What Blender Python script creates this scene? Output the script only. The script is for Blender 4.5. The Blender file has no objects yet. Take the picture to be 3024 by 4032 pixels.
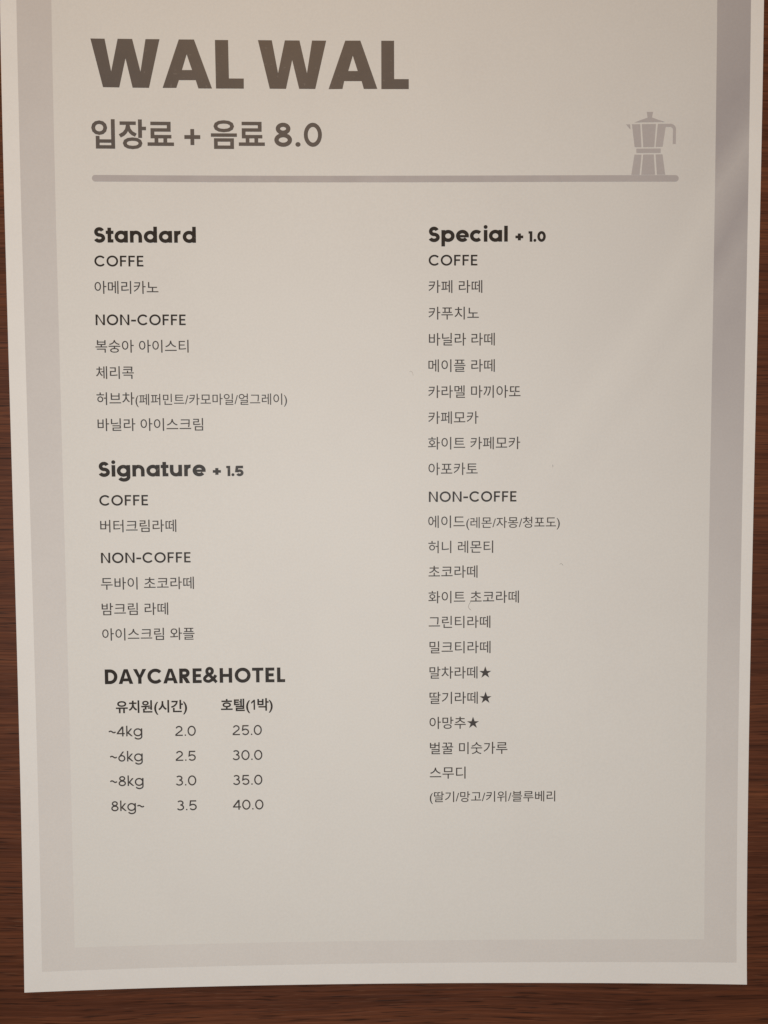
# A printed cafe menu sheet lying on a dark walnut table.   1 Blender unit = 100 mm; sheet coordinates are in mm.
import bpy, bmesh, math, random
from mathutils import Vector, Matrix

C = bpy.context.scene.collection
scene = bpy.context.scene
K = 0.01                                    # mm -> units

# ------------------------------------------------------------------ camera
cam_d = bpy.data.cameras.new('camera')
cam = bpy.data.objects.new('camera', cam_d)
C.objects.link(cam)
cam_d.sensor_fit = 'VERTICAL'
cam_d.sensor_height = 40.32
cam_d.lens = 30.30
cam_d.clip_start = 0.05
cam_d.clip_end = 200
R = Matrix(((0.99993044, 0.00340885, -0.01129178), (-0.00279776, 0.99855327, 0.05369856), (0.0114585, -0.05366323, 0.99849335)))
cam.matrix_world = Matrix.Translation(Vector((101.85757, 150.3206, 218.44094)) * K) @ R.to_4x4()
scene.camera = cam

# ------------------------------------------------------------------ light
world = bpy.data.worlds.new('World')
scene.world = world
world.use_nodes = True
bg = world.node_tree.nodes['Background']
bg.inputs['Color'].default_value = (1.0, 0.86, 0.74, 1)
bg.inputs['Strength'].default_value = 0.02

def area(name, loc, target, size, power, color, spread=180):
    d = bpy.data.lights.new(name, 'AREA')
    d.shape = 'RECTANGLE'
    d.size, d.size_y = size
    d.energy = power
    d.color = color
    d.spread = math.radians(spread)
    o = bpy.data.objects.new(name, d)
    C.objects.link(o)
    o.location = Vector(loc) * K
    o.rotation_euler = (Vector(target) * K - o.location).to_track_quat('-Z', 'Y').to_euler()
    return o

# warm ceiling lamp beyond the top of the sheet: its mirror image lies behind the heading
area('ceiling_lamp', (-20, 880, 760), (60, 200, 0), (2.6, 2.2), 265, (1.0, 0.50, 0.10))
# neutral shaded lamp above the table, behind the viewer
area('pendant_lamp', (62, 128, 470), (105, 140, 0), (1.4, 1.4), 173, (0.995, 0.995, 0.985))

scene.view_settings.view_transform = 'Standard'
scene.view_settings.look = 'None'
scene.view_settings.exposure = 0
scene.view_settings.gamma = 1
scene.view_settings.use_curve_mapping = False

# ------------------------------------------------------------------ materials
def mat(name):
    m = bpy.data.materials.new(name)
    m.use_nodes = True
    nt = m.node_tree
    return m, nt, nt.nodes['Principled BSDF']

def node(nt, kind, **kw):
    n = nt.nodes.new(kind)
    for k, v in kw.items():
        if k in n.inputs: n.inputs[k].default_value = v
        else: setattr(n, k, v)
    return n

def noise(nt, vec, scale, detail=2.0, rough=0.5):
    n = node(nt, 'ShaderNodeTexNoise', Scale=scale, Detail=detail, Roughness=rough)
    nt.links.new(vec, n.inputs['Vector'])
    return n.outputs['Fac']

def ramp(nt, fac, stops):
    n = nt.nodes.new('ShaderNodeValToRGB')
    e = n.color_ramp.elements
    while len(e) < len(stops): e.new(0.5)
    for el, (p, c) in zip(e, stops):
        el.position = p
        el.color = (*c, 1) if len(c) == 3 else c
    nt.links.new(fac, n.inputs['Fac'])
    return n.outputs['Color']

def mapped(nt, scale):
    tc = nt.nodes.new('ShaderNodeTexCoord')
    mp = nt.nodes.new('ShaderNodeMapping')
    mp.inputs['Scale'].default_value = scale
    nt.links.new(tc.outputs['Object'], mp.inputs['Vector'])
    return mp.outputs['Vector']

def mixc(nt, fac, a, b, mode='MIX'):
    n = nt.nodes.new('ShaderNodeMix')
    n.data_type = 'RGBA'
    n.blend_type = mode
    for s, v in ((n.inputs['Factor'], fac), (n.inputs[6], a), (n.inputs[7], b)):
        if isinstance(v, (int, float)): s.default_value = v
        elif isinstance(v, tuple): s.default_value = (*v, 1)
        else: nt.links.new(v, s)
    return n.outputs[2]

def printed(name, col, rough, spec, mottle=0.05, bump=0.12, fleck=0.0):
    '''paper or ink: flat colour with fibre mottling, toner flecks and a fine fibre relief'''
    m, nt, b = mat(name)
    v = mapped(nt, (1, 1, 1))
    f = noise(nt, v, 9.0, 4, 0.6)
    lo = tuple(c * (1 - mottle) for c in col)
    hi = tuple(min(1, c * (1 + mottle)) for c in col)
    c = ramp(nt, f, [(0.3, lo), (0.7, hi)])
    g = noise(nt, v, 170.0, 2, 0.6)
    c = mixc(nt, 0.55, c, ramp(nt, g, [(0.32, (0.94, 0.94, 0.94)), (0.68, (1.0, 1.0, 1.0))]), 'MULTIPLY')
    if fleck:
        s = noise(nt, v, 95.0, 1, 0.5)
        c = mixc(nt, ramp(nt, s, [(0.70, (0, 0, 0)), (0.76, (fleck,) * 3)]), c, (0.55, 0.5, 0.45))
    nt.links.new(c, b.inputs['Base Color'])
    b.inputs['Roughness'].default_value = rough
    b.inputs['Specular IOR Level'].default_value = spec
    bp = node(nt, 'ShaderNodeBump', Strength=bump, Distance=0.0015)
    nt.links.new(noise(nt, v, 120.0, 3, 0.65), bp.inputs['Height'])
    nt.links.new(bp.outputs['Normal'], b.inputs['Normal'])
    return m

M_PAPER = printed('white_paper', (0.735, 0.725, 0.705), 0.60, 0.30, 0.012)
def artwork(name, base, strength, rough, spec):
    '''the printed background picture: a pale lilac grey wash, deeper towards the top right with soft slanting streaks'''
    m, nt, b = mat(name)
    v = mapped(nt, (1, 1, 1))
    sep = nt.nodes.new('ShaderNodeSeparateXYZ')
    wob = nt.nodes.new('ShaderNodeVectorMath'); wob.operation = 'MULTIPLY_ADD'
    nz = node(nt, 'ShaderNodeTexNoise', Scale=1.7, Detail=2.0)
    nt.links.new(v, nz.inputs['Vector'])
    wob.inputs[1].default_value = (0.10, 0.10, 0)
    nt.links.new(nz.outputs['Color'], wob.inputs[0]); nt.links.new(v, wob.inputs[2])
    nt.links.new(wob.outputs[0], sep.inputs[0])
    def mr(x, a, b_, c, d):
        n = nt.nodes.new('ShaderNodeMapRange'); n.interpolation_type = 'SMOOTHSTEP'
        for q, val in zip(('From Min', 'From Max', 'To Min', 'To Max'), (a, b_, c, d)): n.inputs[q].default_value = val
        nt.links.new(x, n.inputs['Value']); return n.outputs[0]
    def mt(op, x, y):
        n = nt.nodes.new('ShaderNodeMath'); n.operation = op
        for q, val in zip(n.inputs, (x, y)):
            if isinstance(val, (int, float)): q.default_value = val
            else: nt.links.new(val, q)
        return n.outputs[0]
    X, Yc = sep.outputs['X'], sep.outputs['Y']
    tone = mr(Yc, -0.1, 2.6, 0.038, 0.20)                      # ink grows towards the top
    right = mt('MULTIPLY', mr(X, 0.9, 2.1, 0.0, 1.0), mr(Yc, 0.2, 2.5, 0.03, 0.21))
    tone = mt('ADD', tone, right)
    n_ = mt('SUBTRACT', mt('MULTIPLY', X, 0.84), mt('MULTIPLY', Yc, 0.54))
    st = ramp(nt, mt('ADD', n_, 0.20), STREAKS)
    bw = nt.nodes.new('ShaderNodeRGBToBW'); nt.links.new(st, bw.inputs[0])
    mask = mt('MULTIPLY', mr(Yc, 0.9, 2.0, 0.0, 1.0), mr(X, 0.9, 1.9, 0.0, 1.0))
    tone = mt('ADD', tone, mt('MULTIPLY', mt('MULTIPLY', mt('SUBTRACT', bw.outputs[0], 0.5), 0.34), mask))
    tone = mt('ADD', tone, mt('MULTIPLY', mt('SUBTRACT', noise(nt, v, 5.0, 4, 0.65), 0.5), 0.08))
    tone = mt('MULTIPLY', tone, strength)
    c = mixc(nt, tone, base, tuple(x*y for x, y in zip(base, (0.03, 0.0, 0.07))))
    c = mixc(nt, 0.5, c, ramp(nt, noise(nt, v, 3.2, 5, 0.6), [(0.30, (0.955, 0.95, 0.95)), (0.50, (0.985, 0.985, 0.98)), (0.70, (1.0, 1.0, 1.0))]), 'MULTIPLY')
    g = noise(nt, v, 170.0, 2, 0.6)
    c = mixc(nt, 0.4, c, ramp(nt, g, [(0.32, (0.90, 0.90, 0.90)), (0.68, (1.0, 1.0, 1.0))]), 'MULTIPLY')
    nt.links.new(c, b.inputs['Base Color'])
    b.inputs['Roughness'].default_value = rough
    b.inputs['Specular IOR Level'].default_value = spec
    bp = node(nt, 'ShaderNodeBump', Strength=0.10, Distance=0.0015)
    nt.links.new(noise(nt, v, 120.0, 3, 0.65), bp.inputs['Height'])
    nt.links.new(bp.outputs['Normal'], b.inputs['Normal'])
    return m
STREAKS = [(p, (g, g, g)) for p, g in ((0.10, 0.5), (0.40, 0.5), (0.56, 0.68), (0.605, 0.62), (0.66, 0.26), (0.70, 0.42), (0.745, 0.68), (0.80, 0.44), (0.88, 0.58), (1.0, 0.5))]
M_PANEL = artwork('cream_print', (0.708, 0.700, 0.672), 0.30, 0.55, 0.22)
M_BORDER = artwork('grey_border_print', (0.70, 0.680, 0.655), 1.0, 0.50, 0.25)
M_BAR = printed('mid_grey_print', (0.43, 0.405, 0.405), 0.42, 0.2, 0.05, fleck=0.12)
M_BLACK = printed('black_toner', (0.031, 0.0255, 0.022), 0.38, 0.14, 0.10, fleck=0.10)
M_GREY = printed('dark_grey_toner', (0.060, 0.054, 0.052), 0.42, 0.15, 0.10)
M_BROWN = printed('charcoal_toner', (0.112, 0.099, 0.094), 0.38, 0.2, 0.06, fleck=0.07)

def wood():
    m, nt, b = mat('walnut_laminate')
    v = mapped(nt, (1, 1, 1))
    wav = noise(nt, mapped(nt, (0.25, 0.9, 1)), 1.6, 2)             # slow waviness of the grain
    vm = nt.nodes.new('ShaderNodeVectorMath'); vm.operation = 'MULTIPLY_ADD'
    cx = nt.nodes.new('ShaderNodeCombineXYZ')
    nt.links.new(wav, cx.inputs['Y'])
    vm.inputs[1].default_value = (0, 0.16, 0)
    nt.links.new(cx.outputs[0], vm.inputs[0]); nt.links.new(v, vm.inputs[2])
    def st(sx, sy):
        mp = nt.nodes.new('ShaderNodeMapping'); mp.inputs['Scale'].default_value = (sx, sy, 1)
        nt.links.new(vm.outputs[0], mp.inputs['Vector'])
        return mp.outputs['Vector']
    bands = noise(nt, st(0.30, 9.0), 1.0, 3, 0.6)
    col = ramp(nt, bands, [(0.25, (0.0620, 0.0193, 0.0090)), (0.45, (0.0902, 0.0291, 0.0135)), (0.60, (0.1147, 0.0381, 0.0171)), (0.78, (0.1551, 0.0564, 0.0238))])
    fine = noise(nt, st(2.6, 135.0), 1.0, 3, 0.65)
    col = mixc(nt, 0.75, col, ramp(nt, fine, [(0.30, (0.45, 0.42, 0.40)), (0.52, (1.0, 1.0, 1.0)), (0.72, (1.55, 1.5, 1.4))]), 'MULTIPLY')
    pore = noise(nt, st(8.0, 210.0), 1.0, 2, 0.5)
    pf = ramp(nt, pore, [(0.57, (0, 0, 0)), (0.68, (0.7, 0.7, 0.7))])
    col = mixc(nt, pf, col, (0.010, 0.0045, 0.003))
    tick = noise(nt, st(9.0, 230.0), 1.3, 2, 0.5)
    col = mixc(nt, ramp(nt, tick, [(0.64, (0, 0, 0)), (0.72, (0.55, 0.55, 0.55))]), col, (0.155, 0.075, 0.042))
    nt.links.new(col, b.inputs['Base Color'])
    b.inputs['Roughness'].default_value = 0.5
    b.inputs['Specular IOR Level'].default_value = 0.25
    bp = node(nt, 'ShaderNodeBump', Strength=0.5, Distance=0.004)
    nt.links.new(noise(nt, st(4.0, 70.0), 1.0, 3, 0.6), bp.inputs['Height'])
    nt.links.new(bp.outputs['Normal'], b.inputs['Normal'])
    return m
M_WOOD = wood()

def plain(name, col, rough=0.7):
    m, nt, b = mat(name)
    v = mapped(nt, (1, 1, 1))
    c = ramp(nt, noise(nt, v, 40, 2), [(0.3, tuple(x * 0.8 for x in col)), (0.7, col)])
    nt.links.new(c, b.inputs['Base Color'])
    b.inputs['Roughness'].default_value = rough
    return m
M_LINT = plain('grey_lint', (0.16, 0.13, 0.11))

# ------------------------------------------------------------------ the shape of the lying sheet (mm)
H = (0.7627, 0.04839, -0.51785, -0.66602, -0.0704, 0.21401, -1.27412, -0.26076, -0.17239, 1.07486, 0.08827, -0.41314, 0.09597, 0.29876)
TH = 0.00239                                # the print sits very slightly askew on the sheet
def height(u, v):
    s = u / 105 - 1; t = v / 148.5 - 1
    b = (s*s, s*t, t*t, s**3, s*s*t, s*t*t, t**3, s**4, s**3*t, s*s*t*t, s*t**3, t**4,
         3*math.exp(-(u/28) - (v/22)), 3*math.exp(-((210-u)/28) - (v/22)))
    z = sum(a*c for a, c in zip(H, b))
    # a faint crease line running down from the upper right edge
    for (pu, pv, du, dv, wd, ht, half) in CREASES:
        a = (u - pu)*du + (v - pv)*dv
        n = (u - pu)*dv - (v - pv)*du
        z += ht * math.exp(-(n/wd)**2) * math.exp(-(a/half)**2)
    return z
CREASES = []
def surf(u, v, lift=0.0):
    return (u*K, v*K, (height(u, v) + lift)*K)
def prt(x, y, lift):                        # print coordinates -> surface
    return surf(x - TH*y, y + TH*x, lift)

# ------------------------------------------------------------------ object helpers
def link(name, bm, material, parent=None, label=None, smooth=False):
    me = bpy.data.meshes.new(name)
    bm.normal_update()
    bm.to_mesh(me); bm.free()
    if smooth:
        for p in me.polygons: p.use_smooth = True
    me.materials.append(material)
    o = bpy.data.objects.new(name, me)
    C.objects.link(o)
    if parent: o.parent = parent
    if label: o['label'] = label
    return o

def grid(bm, x0, x1, y0, y1, fn, step=1.5):
    nx = max(1, math.ceil((x1-x0)/step)); ny = max(1, math.ceil((y1-y0)/step))
    vs = [[bm.verts.new(fn(x0+(x1-x0)*i/nx, y0+(y1-y0)*j/ny)) for i in range(nx+1)] for j in range(ny+1)]
    for j in range(ny):
        for i in range(nx):
            bm.faces.new((vs[j][i], vs[j][i+1], vs[j+1][i+1], vs[j+1][i]))

def poly(bm, pts, lift, holes=()):
    '''a flat printed shape: outline (print mm) with holes, filled and laid on the sheet'''
    from mathutils.geometry import delaunay_2d_cdt
    vs, fs = [], []
    edges = []
    for loop in [pts, *holes]:
        n0 = len(vs)
        vs += [Vector(p) for p in loop]
        edges += [(n0+i, n0+(i+1) % len(loop)) for i in range(len(loop))]
    ov, oe, of, *_ = delaunay_2d_cdt(vs, edges, [], 1 if not holes else 2, 1e-5)
    nv = [bm.verts.new(prt(p.x, p.y, lift)) for p in ov]
    for f in of:
        c = sum((ov[i] for i in f), Vector((0, 0))) / len(f)
        if holes and any(inside(c, h) for h in holes): continue
        if not inside(c, pts): continue
        a = [nv[i] for i in f]
        area2 = sum(ov[f[i]].x*ov[f[(i+1) % len(f)]].y - ov[f[(i+1) % len(f)]].x*ov[f[i]].y for i in range(len(f)))
        if area2 < 0: a.reverse()
        bm.faces.new(a)

def inside(p, loop):
    r = False
    for i in range(len(loop)):
        (x0, y0), (x1, y1) = loop[i-1][:2], loop[i][:2]
        if (y0 > p[1]) != (y1 > p[1]) and p[0] < (x1-x0)*(p[1]-y0)/(y1-y0)+x0: r = not r
    return r

# ------------------------------------------------------------------ geometric lettering (em units)
def arc(cx, cy, rx, ry, a0, a1, n=28):
    return [(cx+rx*math.cos(math.radians(a0+(a1-a0)*i/n)), cy+ry*math.sin(math.radians(a0+(a1-a0)*i/n))) for i in range(n+1)]

WIDE = {'2': 1.17, '3': 1.15, '5': 1.17, '0': 1.12, '8': 1.09, '6': 1.06, '4': 1.05, '+': 1.15}
def glyph(ch, w):
    S, adv = glyph0(ch, w)
    k = WIDE.get(ch, 1)
    return [(q[0], [(x*k, y) for x, y in q[1]], *q[2:]) for q in S], adv*k

def glyph0(ch, w):
    '''strokes [('s', centre line, width, closed)] or [('p', polygon)] and the advance'''
    h = w/2; Hc = 0.70; xh = 0.55; S = []
    def s(pts, ww=None, closed=False): S.append(('s', pts, ww or w, closed))
    def bar(x0, y0, x1, y1): S.append(('p', [(x0, y0), (x1, y0), (x1, y1), (x0, y1)]))
    def dot(x, y, r): S.append(('p', arc(x, y, r, r, 0, 360, 20)[:-1]))
    bh = w*0.92                              # horizontal strokes are a little thinner
    if ch == ' ': return S, 0.25
    if ch in 'CO':
        if ch == 'O': s(arc(0.41, 0.35, 0.365-h, 0.36-h, 0, 360)[:-1], None, True); return S, 0.82
        s(arc(0.41, 0.35, 0.365-h, 0.36-h, 40, 320)); return S, 0.76
    if ch in 'FEL':
        bar(0.07, 0, 0.07+w, Hc)
        if ch == 'L': bar(0.07+w, 0, 0.44, bh); return S, 0.47
        r = 0.48
        bar(0.07+w, Hc-bh, r, Hc); bar(0.07+w, 0.355-bh/2, r-0.035, 0.355+bh/2)
        if ch == 'E': bar(0.07+w, 0, r, bh)
        return S, 0.53
    if ch == 'T': bar(0.02, Hc-bh, 0.54, Hc); bar(0.28-h, 0, 0.28+h, Hc-bh); return S, 0.56
    if ch == 'H':
        bar(0.07, 0, 0.07+w, Hc); bar(0.64-w, 0, 0.64, Hc); bar(0.07+w, 0.35-bh/2, 0.64-w, 0.35+bh/2); return S, 0.71
    if ch == 'N':
        q = w*1.18
        S.append(('p', [(0.07, 0), (0.07+w, 0), (0.07+w, Hc-q*0.95), (0.66-w-0.005, 0), (0.66, 0), (0.66, Hc), (0.66-w, Hc), (0.66-w, q*0.95), (0.07+w+0.005, Hc), (0.07, Hc)]))
        return S, 0.73
    if ch == 'D':
        s([(0.07, Hc-h), (0.30, Hc-h)] + arc(0.30, 0.35, 0.34-h, 0.35-h, 90, -90)[1:-1] + [(0.30, h), (0.07, h)])
        bar(0.07, w, 0.07+w, Hc-w); return S, 0.69
    if ch == 'R':
        s([(0.07, Hc-h), (0.33, Hc-h)] + arc(0.33, 0.485, 0.215-h, 0.215-h, 90, -90)[1:-1] + [(0.33, 0.27+h), (0.07, 0.27+h)])
        bar(0.07, 0, 0.07+w, 0.27); bar(0.07, 0.27+w, 0.07+w, Hc-w)
        S.append(('p', [(0.40-w*1.15, 0.27), (0.40, 0), (0.40+w*1.13, 0), (0.40+w*0.0, 0.27)][0:1] + [(0.385, 0), (0.385+w*1.16, 0), (0.27+w*0.98, 0.27)])); return S, 0.61
    if ch == 'A':
        a = 0.66; t = w*1.08
        S.append(('p', [(0, 0), (t, 0), (0.33, Hc-w*0.95), (a-t, 0), (a, 0), (0.33+t*0.53, Hc), (0.33-t*0.53, Hc)]))
        k = (0.33-t)/(Hc-w*0.95); y0, y1 = 0.125, 0.125+bh*0.95
        S.append(('p', [(t+k*y0, y0), (a-t-k*y0, y0), (a-t-k*y1, y1), (t+k*y1, y1)])); return S, 0.66
    if ch == 'Y':
        S.append(('p', [(0.30-h, 0), (0.30+h, 0), (0.30+h, 0.27), (0.60, Hc), (0.60-w*1.12, Hc), (0.30, 0.42), (w*1.12, Hc), (0, Hc), (0.30-h, 0.27)])); return S, 0.60
    if ch == '&':
        s([(0.66-h*0.4, h*0.35), (0.20, 0.485)] + arc(0.315, 0.56, 0.125, 0.145-h*0.15, 215, -60, 24)[1:] + [(0.16, 0.325)] + arc(0.255, 0.20, 0.19-h*0.2, 0.20-h*0.95, 125, 285, 20)[1:] + [(0.47, 0.17), (0.60, 0.37)], w*0.9); return S, 0.70
    if ch == 'S':
        ru, rl = 0.185, 0.205
        cu, cl = Hc+0.01-ru, -0.01+rl
        m = h*0.96
        yy = (Hc+0.02)/2-0.01
        up = arc(0.315, (Hc+0.01-m+yy)/2, 0.235-h, (Hc+0.01-m-yy)/2, 22, 262, 24)
        lo = arc(0.315, (yy-0.01+m)/2, 0.265-h, (yy+0.01-m)/2, 82, -160, 24)
        s(up + lo); return S, 0.62
    if ch in 'adgpq':
        cx = 0.345 if ch != 'p' else 0.365
        rx = 0.30-h; ry = xh/2+0.01-h
        s(arc(cx, xh/2, rx, ry, 0, 360)[:-1], None, True)
        xs = 0.655-h if ch != 'p' else 0.055+h
        if ch == 'a': bar(xs-h, 0, xs+h, xh)
        if ch == 'd': bar(xs-h, 0, xs+h, 0.745)
        if ch == 'p': bar(xs-h, -0.215, xs+h, xh)
        if ch == 'g': s([(xs, xh), (xs, -0.02)] + arc(xs-(0.29-h), -0.02, 0.29-h, 0.215-h*0.9, 0, -158, 22)[1:])
        return S, 0.71
    if ch in 'nur':
        r = (0.555-w)/2; cx = 0.06+h+r
        if ch == 'n':
            s([(0.615-h, 0)] + arc(cx, xh+0.01-h-r, r, r, 0, 165, 24)); bar(0.06, 0, 0.06+w, xh); return S, 0.67
        if ch == 'u':
            s([(0.06+h, xh)] + arc(cx, r-0.01+h, r, r, 180, 345, 24)); bar(0.615-w, 0, 0.615, xh); return S, 0.67
        bar(0.06, 0, 0.06+w, xh); s(arc(0.06+h+0.19, xh+0.01-h-0.19, 0.19, 0.19, 165, 82, 14)); return S, 0.43
    if ch == 't':
        bar(0.09, 0, 0.09+w, 0.69); bar(0.01, xh-bh, 0.09, xh); bar(0.09+w, xh-bh, 0.365, xh); bar(0.09+w, 0, 0.355, bh); return S, 0.385
    if ch == 'i': bar(0.06, 0, 0.06+w, xh); dot(0.06+h, 0.69, max(0.092, h*1.1)); return S, 0.27
    if ch == 'l': bar(0.06, 0, 0.06+w, 0.745); return S, 0.27
    if ch in 'ec':
        if ch == 'c': s(arc(0.335, xh/2, 0.30-h, xh/2+0.01-h, 42, 318)); return S, 0.635
        s(arc(0.335, xh/2, 0.30-h, xh/2+0.01-h, 0, 322)); q = w*0.68
        bar(0.335-0.30+w*0.9, xh/2-q*0.62, 0.63, xh/2+q*0.38); return S, 0.665
    if ch == 'k':
        bar(0.06, 0, 0.06+w, 0.745)
        S.append(('p', [(0.06+w, 0.20), (0.06+w, 0.30), (0.36, xh), (0.36+w*1.35, xh), (0.06+w+w*1.0, 0.268), (0.40+w*1.25, 0), (0.40, 0)])); return S, 0.51
    if ch == '+':
        bar(0.05, 0.325-h, 0.51, 0.325+h); bar(0.28-h, 0.095, 0.28+h, 0.325-h); bar(0.28-h, 0.325+h, 0.28+h, 0.555); return S, 0.56
    if ch == '-': bar(0.04, 0.30-h, 0.35, 0.30+h); return S, 0.39
    if ch == '.': dot(0.11, h*1.05, h*1.12); return S, 0.22
    if ch == '~':
        s([(0.05+0.46*i/24, 0.325+0.055*math.sin(2*math.pi*i/24)) for i in range(25)]); return S, 0.56
    if ch == '1':
        S.append(('p', [(0.30-w, 0), (0.30, 0), (0.30, Hc), (0.04, Hc), (0.04, Hc-bh*0.95), (0.30-w, Hc-bh*0.95)])); return S, 0.36
    if ch == '!': S.append(('p', [(0.31-w, 0), (0.31, 0), (0.31, Hc), (0.31-w*0.85, Hc), (0.0, 0.52), (0.045, 0.41), (0.31-w, 0.555)])); return S, 0.40   # one with a slanting flag
    if ch == '0': s(arc(0.30, 0.35, 0.265-h, 0.36-h, 0, 360)[:-1], None, True); return S, 0.60
    if ch == '2':
        s(arc(0.28, 0.49, 0.215-h, 0.22-h, 165, -38, 22) + [(0.075, bh*0.9)])
        bar(0.055, 0, 0.505, bh); return S, 0.56
    if ch == '3':
        s(arc(0.275, 0.525, 0.205-h, 0.185-h, 150, -90, 22)); s(arc(0.275, 0.195+h*0.3, 0.235-h, 0.205-h*0.7, 90, -155, 22)); return S, 0.56
    if ch == '4':
        S.append(('p', [(0.37, 0), (0.37+w, 0), (0.37+w, 0.155), (0.55, 0.155), (0.55, 0.155+bh), (0.37+w, 0.155+bh), (0.37+w, Hc), (0.37-w*0.15, Hc), (0.02, 0.155+bh*0.9), (0.02, 0.155), (0.37, 0.155)]))
        S.append(('h', [(0.37, 0.155+bh), (0.37, Hc-w*1.75), (0.02+w*1.32, 0.155+bh)])); return S, 0.58
    if ch == '5':
        s([(0.475, Hc-bh/2), (0.135, Hc-bh/2), (0.105, 0.345)] + arc(0.275, 0.225, 0.235-h, 0.235-h, 128, -150, 24)); return S, 0.56
    if ch == '6':
        s(arc(0.285, 0.225, 0.24-h, 0.235-h, 0, 360)[:-1], None, True)
        S.append(('p', [(0.33, Hc), (0.33+w*1.22, Hc), (0.12+w*0.85, 0.36), (0.075, 0.335)])); return S, 0.57
    if ch == '8':
        s(arc(0.285, 0.53, 0.20-h, 0.18-h, 0, 360)[:-1], None, True); s(arc(0.285, 0.195, 0.24-h, 0.205-h, 0, 360)[:-1], None, True); return S, 0.57
    raise ValueError(ch)

def ribbon(pts, w, closed):
    n = len(pts); L = []; Rr = []
    for i in range(n):
        p = Vector(pts[i])
        a = Vector(pts[i-1]) if (i > 0 or closed) else None
        b = Vector(pts[(i+1) % n]) if (i < n-1 or closed) else None
        d0 = (p-a).normalized() if a is not None else (b-p).normalized()
        d1 = (b-p).normalized() if b is not None else d0
        t = d0+d1
        t = t.normalized() if t.length > 1e-6 else d0
        nn = Vector((-t.y, t.x)); k = min(2.0, 1/max(0.3, nn.dot(Vector((-d0.y, d0.x)))))
        L.append(p+nn*w/2*k); Rr.append(p-nn*w/2*k)
    return L, Rr

def latin(bm, text, x0, x1, base, em, w, track=0.0, lift=0.06):
    '''set a word between x0 and x1 (print mm) on a base line'''
    items = []; pen = 0
    for ch in text:
        S, adv = glyph(ch, w)
        items.append((pen, S)); pen += adv+track
    pts_all = []
    shapes = []
    for pen, S in items:
        hole = [q[1] for q in S if q[0] == 'h']
        for q in S:
            if q[0] == 's':
                Lp, Rp = ribbon(q[1], q[2], q[3])
                shapes.append(('r', [(p.x+pen, p.y) for p in Lp], [(p.x+pen, p.y) for p in Rp], q[3]))
                pts_all += [p.x+pen for p in Lp+Rp]
            elif q[0] == 'p':
                shapes.append(('p', [(x+pen, y) for x, y in q[1]], [[(x+pen, y) for x, y in hh] for hh in hole]))
                pts_all += [x+pen for x, y in q[1]]
    lo, hi = min(pts_all), max(pts_all)
    sx = (x1-x0)/(hi-lo)
    f = lambda x, y: (x0+(x-lo)*sx, base+y*em)
    for k, sh in enumerate(shapes):
        z = lift+(k % 7)*0.0016              # pieces of one letter never share a plane
        if sh[0] == 'p':
            poly(bm, [f(*p) for p in sh[1]], z, [[f(*p) for p in hh] for hh in sh[2]])
        else:
            A = [bm.verts.new(prt(*f(*p), z)) for p in sh[1]]; B = [bm.verts.new(prt(*f(*p), z)) for p in sh[2]]
            n = len(A)
            for i in range(n if sh[3] else n-1):
                j = (i+1) % n
                bm.faces.new((B[i], B[j], A[j], A[i]))
    return sx/em

def foot(text, bold):
    cu = bpy.data.curves.new('lettering', 'FONT')
    cu.body = ''.join(c for c in text if c not in '()/ '); cu.offset = bold
    t = bpy.data.objects.new('lettering', cu)
    C.objects.link(t)
    bpy.context.view_layer.update()
    me = t.evaluated_get(bpy.context.evaluated_depsgraph_get()).to_mesh()
    y = min(v.co.y for v in me.vertices)
    bpy.data.objects.remove(t); bpy.data.curves.remove(cu)
    return y

def hangul(bm, text, x0, x1, bottom, em, bold=0.0, lift=0.06):
    cu = bpy.data.curves.new('lettering', 'FONT')
    cu.body = text; cu.offset = bold; cu.resolution_u = 3
    t = bpy.data.objects.new('lettering', cu)
    C.objects.link(t)
    bpy.context.view_layer.update()
    me = bpy.data.meshes.new_from_object(t.evaluated_get(bpy.context.evaluated_depsgraph_get()))
    bpy.data.objects.remove(t); bpy.data.curves.remove(cu)
    xs = [v.co.x for v in me.vertices]; ys = [v.co.y for v in me.vertices]
    lo, hi = min(xs), max(xs)
    yb = foot(text, bold) if any(c in text for c in '()/') else min(ys)   # brackets hang below the syllables
    sx = (x1-x0)/(hi-lo)
    vs = [bm.verts.new(prt(x0+(v.co.x-lo)*sx, bottom+(v.co.y-yb)*em, lift)) for v in me.vertices]
    for p in me.polygons:
        try:
            f = bm.faces.new([vs[i] for i in p.vertices])
        except ValueError: continue
        f.normal_update()
        if f.normal.z < 0: f.normal_flip()
    bpy.data.meshes.remove(me)
    return sx/em

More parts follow.
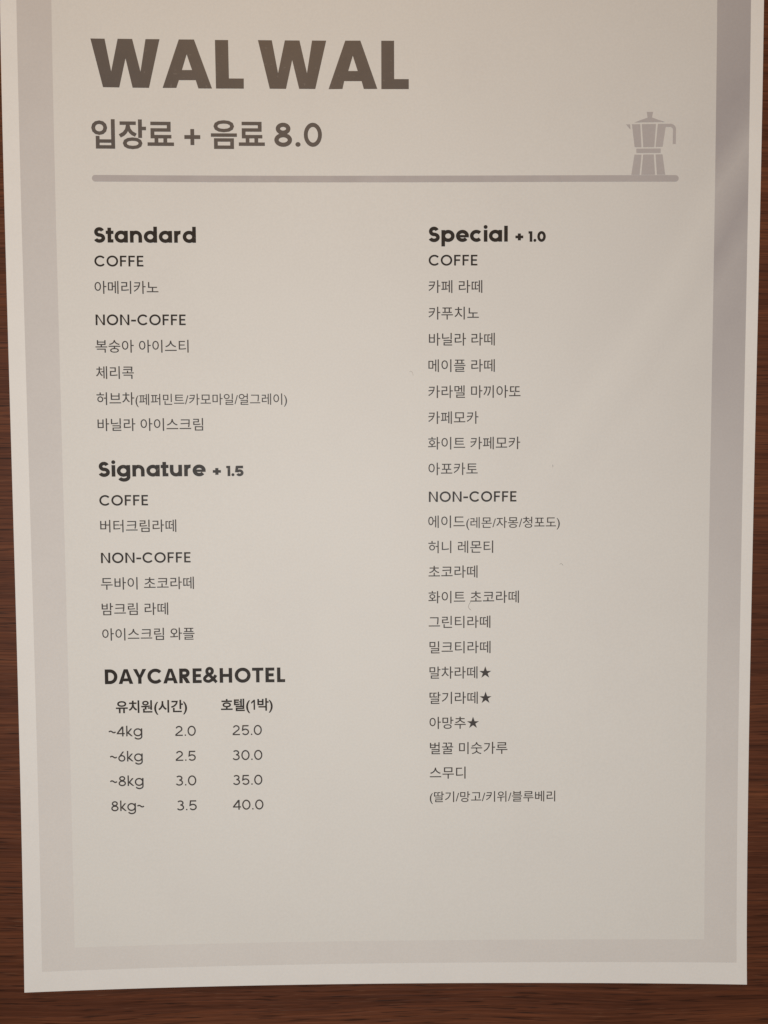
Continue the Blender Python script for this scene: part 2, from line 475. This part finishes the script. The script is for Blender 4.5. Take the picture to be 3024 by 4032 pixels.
# ------------------------------------------------------------------ what is printed: (text, kind, left, right, foot) in print mm
LINES = [
    ('Standard', 'head', 24.72, 52.76, 213.61),
    ('COFFE', 'sub', 24.65, 38.13, 207.08),
    ('아메리카노', 'item', 24.52, 42.13, 199.56),
    ('NON-COFFE', 'sub', 24.61, 49.52, 190.94),
    ('복숭아 아이스티', 'item', 24.38, 50.2, 183.34),
    ('체리콕', 'item', 24.37, 34.85, 176.05),
    ('허브차', 'item', 24.32, 34.82, 168.81),
    ('(페퍼민트/카모마일/얼그레이)', 'small', 35.12, 77.53, 168.72),
    ('바닐라 아이스크림', 'item', 24.44, 53.87, 161.55),
    ('Signature', 'head', 24.42, 54.38, 148.77),
    ('+ 1.5', 'plus', 56.36, 65.02, 148.74),
    ('COFFE', 'sub', 24.39, 38.01, 140.61),
    ('버터크림라떼', 'item', 24.46, 45.81, 133.02),
    ('NON-COFFE', 'sub', 24.46, 49.66, 124.31),
    ('두바이 초코라떼', 'item', 24.27, 50.47, 116.7),
    ('밤크림 라떼', 'item', 24.31, 43.05, 109.37),
    ('아이스크림 와플', 'item', 24.27, 50.38, 102.11),
    ('DAYCARE&HOTEL', 'caps', 24.72, 76.03, 89.58),
    ('유치원(시간)', 'med', 27.64, 47.89, 81.1),
    ('호텔(', 'med', 57.55, 65.91, 81.27),
    ('!', 'med', 66.14, 67.31, 81.61),
    ('박)', 'med', 67.98, 72.38, 81.3),
    ('~4kg', 'cell', 25.38, 35.0, 74.36),
    ('2.0', 'cell', 44.35, 50.25, 74.26),
    ('25.0', 'cell', 60.74, 69.16, 74.26),
    ('~6kg', 'cell', 25.61, 34.97, 67.04),
    ('2.5', 'cell', 44.33, 50.12, 66.96),
    ('30.0', 'cell', 60.67, 69.22, 66.95),
    ('~8kg', 'cell', 25.49, 35.06, 59.86),
    ('3.0', 'cell', 44.27, 50.15, 59.73),
    ('35.0', 'cell', 60.68, 69.13, 59.66),
    ('8kg~', 'cell', 25.69, 35.15, 52.55),
    ('3.5', 'cell', 44.46, 50.15, 52.43),
    ('40.0', 'cell', 60.53, 69.35, 52.35),
    ('Special', 'head', 117.56, 139.67, 213.82),
    ('+ 1.0', 'plus', 141.8, 150.31, 213.77),
    ('COFFE', 'sub', 117.51, 131.17, 207.28),
    ('카페 라떼', 'item', 117.46, 132.55, 199.69),
    ('카푸치노', 'item', 117.44, 131.59, 192.33),
    ('바닐라 라떼', 'item', 117.53, 136.08, 185.06),
    ('메이플 라떼', 'item', 117.37, 136.1, 177.71),
    ('카라멜 마끼아또', 'item', 117.32, 143.39, 170.42),
    ('카페모카', 'item', 117.31, 131.49, 163.15),
    ('화이트 카페모카', 'item', 117.22, 143.35, 155.94),
    ('아포카토', 'item', 117.31, 131.3, 148.69),
    ('NON-COFFE', 'sub', 117.42, 142.35, 141.1),
    ('에이드', 'item', 117.22, 127.65, 133.67),
    ('(레몬/자몽/청포도)', 'small', 128.05, 154.78, 133.56),
    ('허니 레몬티', 'item', 117.25, 135.76, 126.46),
    ('초코라떼', 'item', 117.28, 131.3, 119.36),
    ('화이트 초코라떼', 'item', 117.22, 143.18, 112.04),
    ('그린티라떼', 'item', 117.3, 135.01, 104.85),
    ('밀크티라떼', 'item', 117.51, 135.07, 97.52),
    ('말차라떼★', 'item', 117.49, 135.31, 90.16),
    ('딸기라떼★', 'item', 117.48, 135.42, 82.78),
    ('아망추★', 'item', 117.46, 131.8, 75.48),
    ('벌꿀 미숫가루', 'item', 117.58, 140.03, 68.02),
    ('스무디', 'item', 117.52, 127.9, 60.8),
    ('(딸기/망고/키위/블루베리', 'small', 117.5, 153.94, 53.86),
    ('입장료', 'price', 24.57, 47.13, 239.05),
    ('음료', 'price', 57.29, 72.17, 239.26),
    ('+', 'pp', 49.99, 54.38, 240.28),
    ('8', 'pd', 74.78, 79.71, 239.92),
    ('.', 'pd', 80.61, 82.05, 239.95),
    ('0', 'pd', 82.96, 87.99, 239.93),
]
TITLE = [('W', [(24.78, 268.85), (28.63, 268.86), (30.28, 260.07), (32.16, 268.89), (36.12, 268.9), (38.26, 260.07), (39.74, 268.9), (43.57, 268.93), (40.53, 255.71), (36.04, 255.71), (34.23, 263.62), (32.42, 255.74), (27.99, 255.76)], []), ('A', [(44.23, 255.73), (48.82, 268.92), (52.99, 268.94), (57.79, 255.67), (54.03, 255.67), (53.33, 257.9), (48.72, 257.88), (47.99, 255.76)], [(50.93, 264.9), (52.35, 260.66), (49.6, 260.63)]), ('L', [(58.72, 268.87), (62.34, 268.88), (62.46, 258.44), (66.54, 258.45), (66.53, 255.69), (58.86, 255.68)], []), ('W', [(70.53, 268.91), (74.37, 268.89), (76.01, 259.97), (77.95, 268.88), (82.0, 268.86), (83.99, 260.0), (85.45, 268.87), (89.37, 268.85), (86.26, 255.67), (81.79, 255.69), (79.93, 263.52), (78.17, 255.68), (73.67, 255.7)], []), ('A', [(89.92, 255.64), (94.62, 268.86), (98.82, 268.87), (103.45, 255.69), (99.68, 255.69), (99.09, 257.82), (94.27, 257.82), (93.78, 255.68)], [(96.69, 264.73), (98.02, 260.59), (95.41, 260.59)]), ('L', [(104.58, 268.84), (108.14, 268.84), (108.12, 258.39), (112.16, 258.38), (112.15, 255.65), (104.54, 255.65)], [])]
POT = [[(178.27, 249.28), (180.06, 249.28), (179.78, 247.75), (180.31, 247.57), (181.61, 247.1), (183.47, 246.52), (174.85, 246.37), (176.69, 247.1), (178.53, 247.7)], [(172.51, 245.88), (173.67, 245.88), (173.82, 244.44)], [(174.17, 245.91), (176.5, 245.93), (176.92, 239.61), (175.0, 239.66)], [(176.93, 245.94), (180.91, 245.99), (180.48, 239.65), (177.4, 239.63)], [(181.42, 246.01), (184.84, 246.04), (185.18, 246.03), (185.54, 245.93), (185.86, 245.75), (186.13, 245.52), (186.33, 245.22), (186.46, 244.9), (186.51, 244.55), (186.5, 240.5), (185.62, 240.5), (185.64, 244.09), (185.62, 244.59), (185.51, 244.82), (185.34, 245.01), (185.14, 245.13), (184.92, 245.17), (183.62, 245.16), (182.82, 239.74), (180.84, 239.7)], [(175.57, 239.25), (182.2, 239.3), (182.29, 239.16), (182.3, 238.17), (182.19, 238.07), (175.58, 238.03), (175.47, 238.16), (175.46, 239.15)], [(174.95, 237.63), (176.94, 237.6), (176.47, 232.28), (176.44, 232.09), (174.12, 232.06)], [(177.39, 237.64), (180.36, 237.67), (180.77, 232.28), (180.8, 232.1), (176.94, 232.08), (176.92, 232.25)], [(180.86, 237.67), (182.8, 237.69), (183.62, 232.11), (181.28, 232.1), (181.27, 232.27)]]
BAR = (24.48, 231.11) , (187.41, 231.25)  # ends ; thickness
FIBRES = [([(129.06, 112.77), (128.48, 111.68), (128.56, 110.94), (129.22, 110.28)], 0.042, 'hooked dark lint fibre under the white chocolate latte line in the right column'), ([(111.59, 178.16), (112.17, 178.23), (112.52, 177.67), (112.67, 176.81)], 0.022, 'pale bent lint fibre left of the caramel macchiato line'), ([(154.47, 123.42), (154.91, 123.64), (155.27, 123.42), (155.42, 123.13)], 0.036, 'tiny arched lint fibre right of the honey lemon tea line'), ([(152.11, 151.85), (152.33, 151.56), (152.19, 151.13)], 0.036, 'short curled lint speck right of the affogato line')]

# ------------------------------------------------------------------ the table
bm = bmesh.new()
x0, x1, y0, y1 = -500, 700, -350, 650
vt = [bm.verts.new((x*K, y*K, z*K)) for z in (-22, 0) for x, y in ((x0, y0), (x1, y0), (x1, y1), (x0, y1))]
for f in ((3, 2, 1, 0), (4, 5, 6, 7), (0, 1, 5, 4), (1, 2, 6, 5), (2, 3, 7, 6), (3, 0, 4, 7)):
    bm.faces.new([vt[i] for i in f])
bmesh.ops.bevel(bm, geom=bm.edges[:], offset=0.02, segments=2, affect='EDGES')
table = link('table_top', bm, M_WOOD)
table['kind'] = 'structure'
table.location = (0, 0, -1.25*K)
table.rotation_euler = (-0.0072, 0, 0)

# ------------------------------------------------------------------ the menu sheet
sheet = bpy.data.objects.new('menu_sheet', None)
C.objects.link(sheet)
sheet['label'] = 'white paper cafe menu with grey printed border and Korean lettering on the dark wood table'
sheet['category'] = 'menu'

bm = bmesh.new()
W_, H_ = 210.0, 297.0
step = 1.5
nx, ny = round(W_/step), round(H_/step)
top = [[bm.verts.new(surf(W_*i/nx, H_*j/ny)) for i in range(nx+1)] for j in range(ny+1)]
bot = [[bm.verts.new(surf(W_*i/nx, H_*j/ny, -0.10)) for i in range(nx+1)] for j in range(ny+1)]
for j in range(ny):
    for i in range(nx):
        bm.faces.new((top[j][i], top[j][i+1], top[j+1][i+1], top[j+1][i]))
        bm.faces.new((bot[j+1][i], bot[j+1][i+1], bot[j][i+1], bot[j][i]))
def rim(path):                              # the cut edge: own vertices, so the face stays crisp
    a = [bm.verts.new(surf(*p)) for p in path]; b = [bm.verts.new(surf(*p, -0.10)) for p in path]
    for k in range(len(path)-1): bm.faces.new((b[k], b[k+1], a[k+1], a[k]))
xs = [W_*i/nx for i in range(nx+1)]; ys = [H_*j/ny for j in range(ny+1)]
rim([(x, 0) for x in xs]); rim([(W_, y) for y in ys]); rim([(x, H_) for x in xs[::-1]]); rim([(0, y) for y in ys[::-1]])
link('paper', bm, M_PAPER, sheet, smooth=True)

U0, BL, U1, BR, V0, BB = 5.06, 9.364, 207.057, 9.406, 5.886, 6.801
V1, BT = 291.5, 6.8
on = lambda x, y: prt(x, y, 0.03)
bm = bmesh.new()
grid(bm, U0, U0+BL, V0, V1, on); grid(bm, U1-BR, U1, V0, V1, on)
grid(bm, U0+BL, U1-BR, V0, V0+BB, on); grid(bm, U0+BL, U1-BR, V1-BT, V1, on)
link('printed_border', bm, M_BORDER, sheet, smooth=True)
bm = bmesh.new()
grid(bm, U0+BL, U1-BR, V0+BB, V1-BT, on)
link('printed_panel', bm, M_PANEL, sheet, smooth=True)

bm = bmesh.new()
for ch, outl, hole in TITLE:
    poly(bm, outl, 0.06, [hole] if hole else [])
link('title_lettering', bm, M_BROWN, sheet)

# divider with its round ends, and the moka pot printed standing on it
bm = bmesh.new()
(bx0, by), (bx1, _) = BAR
r = 0.9
grid(bm, bx0+r, bx1-r, by-r, by+r, lambda x, y: prt(x, y, 0.06))
poly(bm, arc(bx0+r, by, r, r, 90, 270, 12), 0.06)
poly(bm, arc(bx1-r, by, r, r, -90, 90, 12), 0.06)
bar_o = link('divider_line', bm, M_BAR, sheet)
bm = bmesh.new()
for shape in POT:
    poly(bm, shape, 0.062)
link('coffee_pot_print', bm, M_BAR, bar_o, label='grey printed stovetop coffee pot standing on the divider line')

bm_price = bmesh.new()
STYLE = {  # kind: (part name, em, weight, material, tracking)
    'head': ('section_heading', 5.90, 0.168, M_BLACK, -0.022),
    'plus': ('extra_price', 4.15, 0.180, M_BLACK, 0.0),
    'sub': ('group_heading', 4.22, 0.118, M_BLACK, 0.0),
    'caps': ('section_heading', 6.10, 0.157, M_BLACK, 0.0),
    'cell': ('price_cell', 4.15, 0.095, M_GREY, 0.0),
    'item': ('menu_line', 3.90, 0.004, M_GREY, 0),
    'small': ('flavour_note', 3.50, 0.004, M_GREY, 0),
    'med': ('table_heading', 3.88, 0.022, M_BLACK, 0),
}
head = None
for text, kind, xa, xb, yb in LINES:
    if kind == 'price': k = hangul(bm_price, text, xa, xb, yb, 8.55, 0.022)
    elif kind == 'pp': k = latin(bm_price, '+', xa, xb, yb-0.095*9.5, 9.5, 0.112)
    elif kind == 'pd': k = latin(bm_price, text, xa, xb, yb+(0.06 if text != '.' else 0), 9.15, 0.126)
    else:
        name, em, w, m, tr = STYLE[kind]
        bm = bmesh.new()
        if kind == 'med' and '!' in text: k = latin(bm, '!', xa, xb, yb, 4.2, 0.115)
        elif kind in ('item', 'small', 'med'): k = hangul(bm, text, xa, xb, yb, em, w)
        else: k = latin(bm, text, xa, xb, yb, em, w, tr)
        link(name, bm, m, sheet)
    print('fit', text, round(k, 3))
link('entry_price_lettering', bm_price, M_BROWN, sheet)

# ------------------------------------------------------------------ lint fibres lying on the sheet
def fibre(pts, r, label):
    bm = bmesh.new()
    P = []
    for i in range(len(pts)-1):             # smooth the path
        p0 = pts[max(i-1, 0)]; p1 = pts[i]; p2 = pts[i+1]; p3 = pts[min(i+2, len(pts)-1)]
        for q in range(6):
            t = q/6
            P.append(tuple(0.5*((2*p1[a]) + (-p0[a]+p2[a])*t + (2*p0[a]-5*p1[a]+4*p2[a]-p3[a])*t*t + (-p0[a]+3*p1[a]-3*p2[a]+p3[a])*t**3) for a in (0, 1)))
    P.append(pts[-1])
    rings = []
    for i, p in enumerate(P):
        a = P[max(i-1, 0)]; b = P[min(i+1, len(P)-1)]
        d = Vector((b[0]-a[0], b[1]-a[1])).normalized(); n = Vector((-d.y, d.x))
        c = Vector(surf(p[0], p[1], 0.07+r))
        rr = r*(0.45 if i in (0, len(P)-1) else 1)
        rings.append([bm.verts.new(c+Vector((n.x*math.cos(t)*rr, n.y*math.cos(t)*rr, math.sin(t)*rr))*K) for t in [math.pi*2*q/6 for q in range(6)]])
    for A, B in zip(rings, rings[1:]):
        for q in range(6): bm.faces.new((A[q], A[(q+1) % 6], B[(q+1) % 6], B[q]))
    bm.faces.new(rings[0][::-1]); bm.faces.new(rings[-1])
    o = link('lint_fibre', bm, M_LINT, smooth=True)
    o['label'] = label; o['category'] = 'lint'; o['group'] = 'lint fibres on the menu sheet'
for pts, r, label in FIBRES: fibre(pts, r, label)
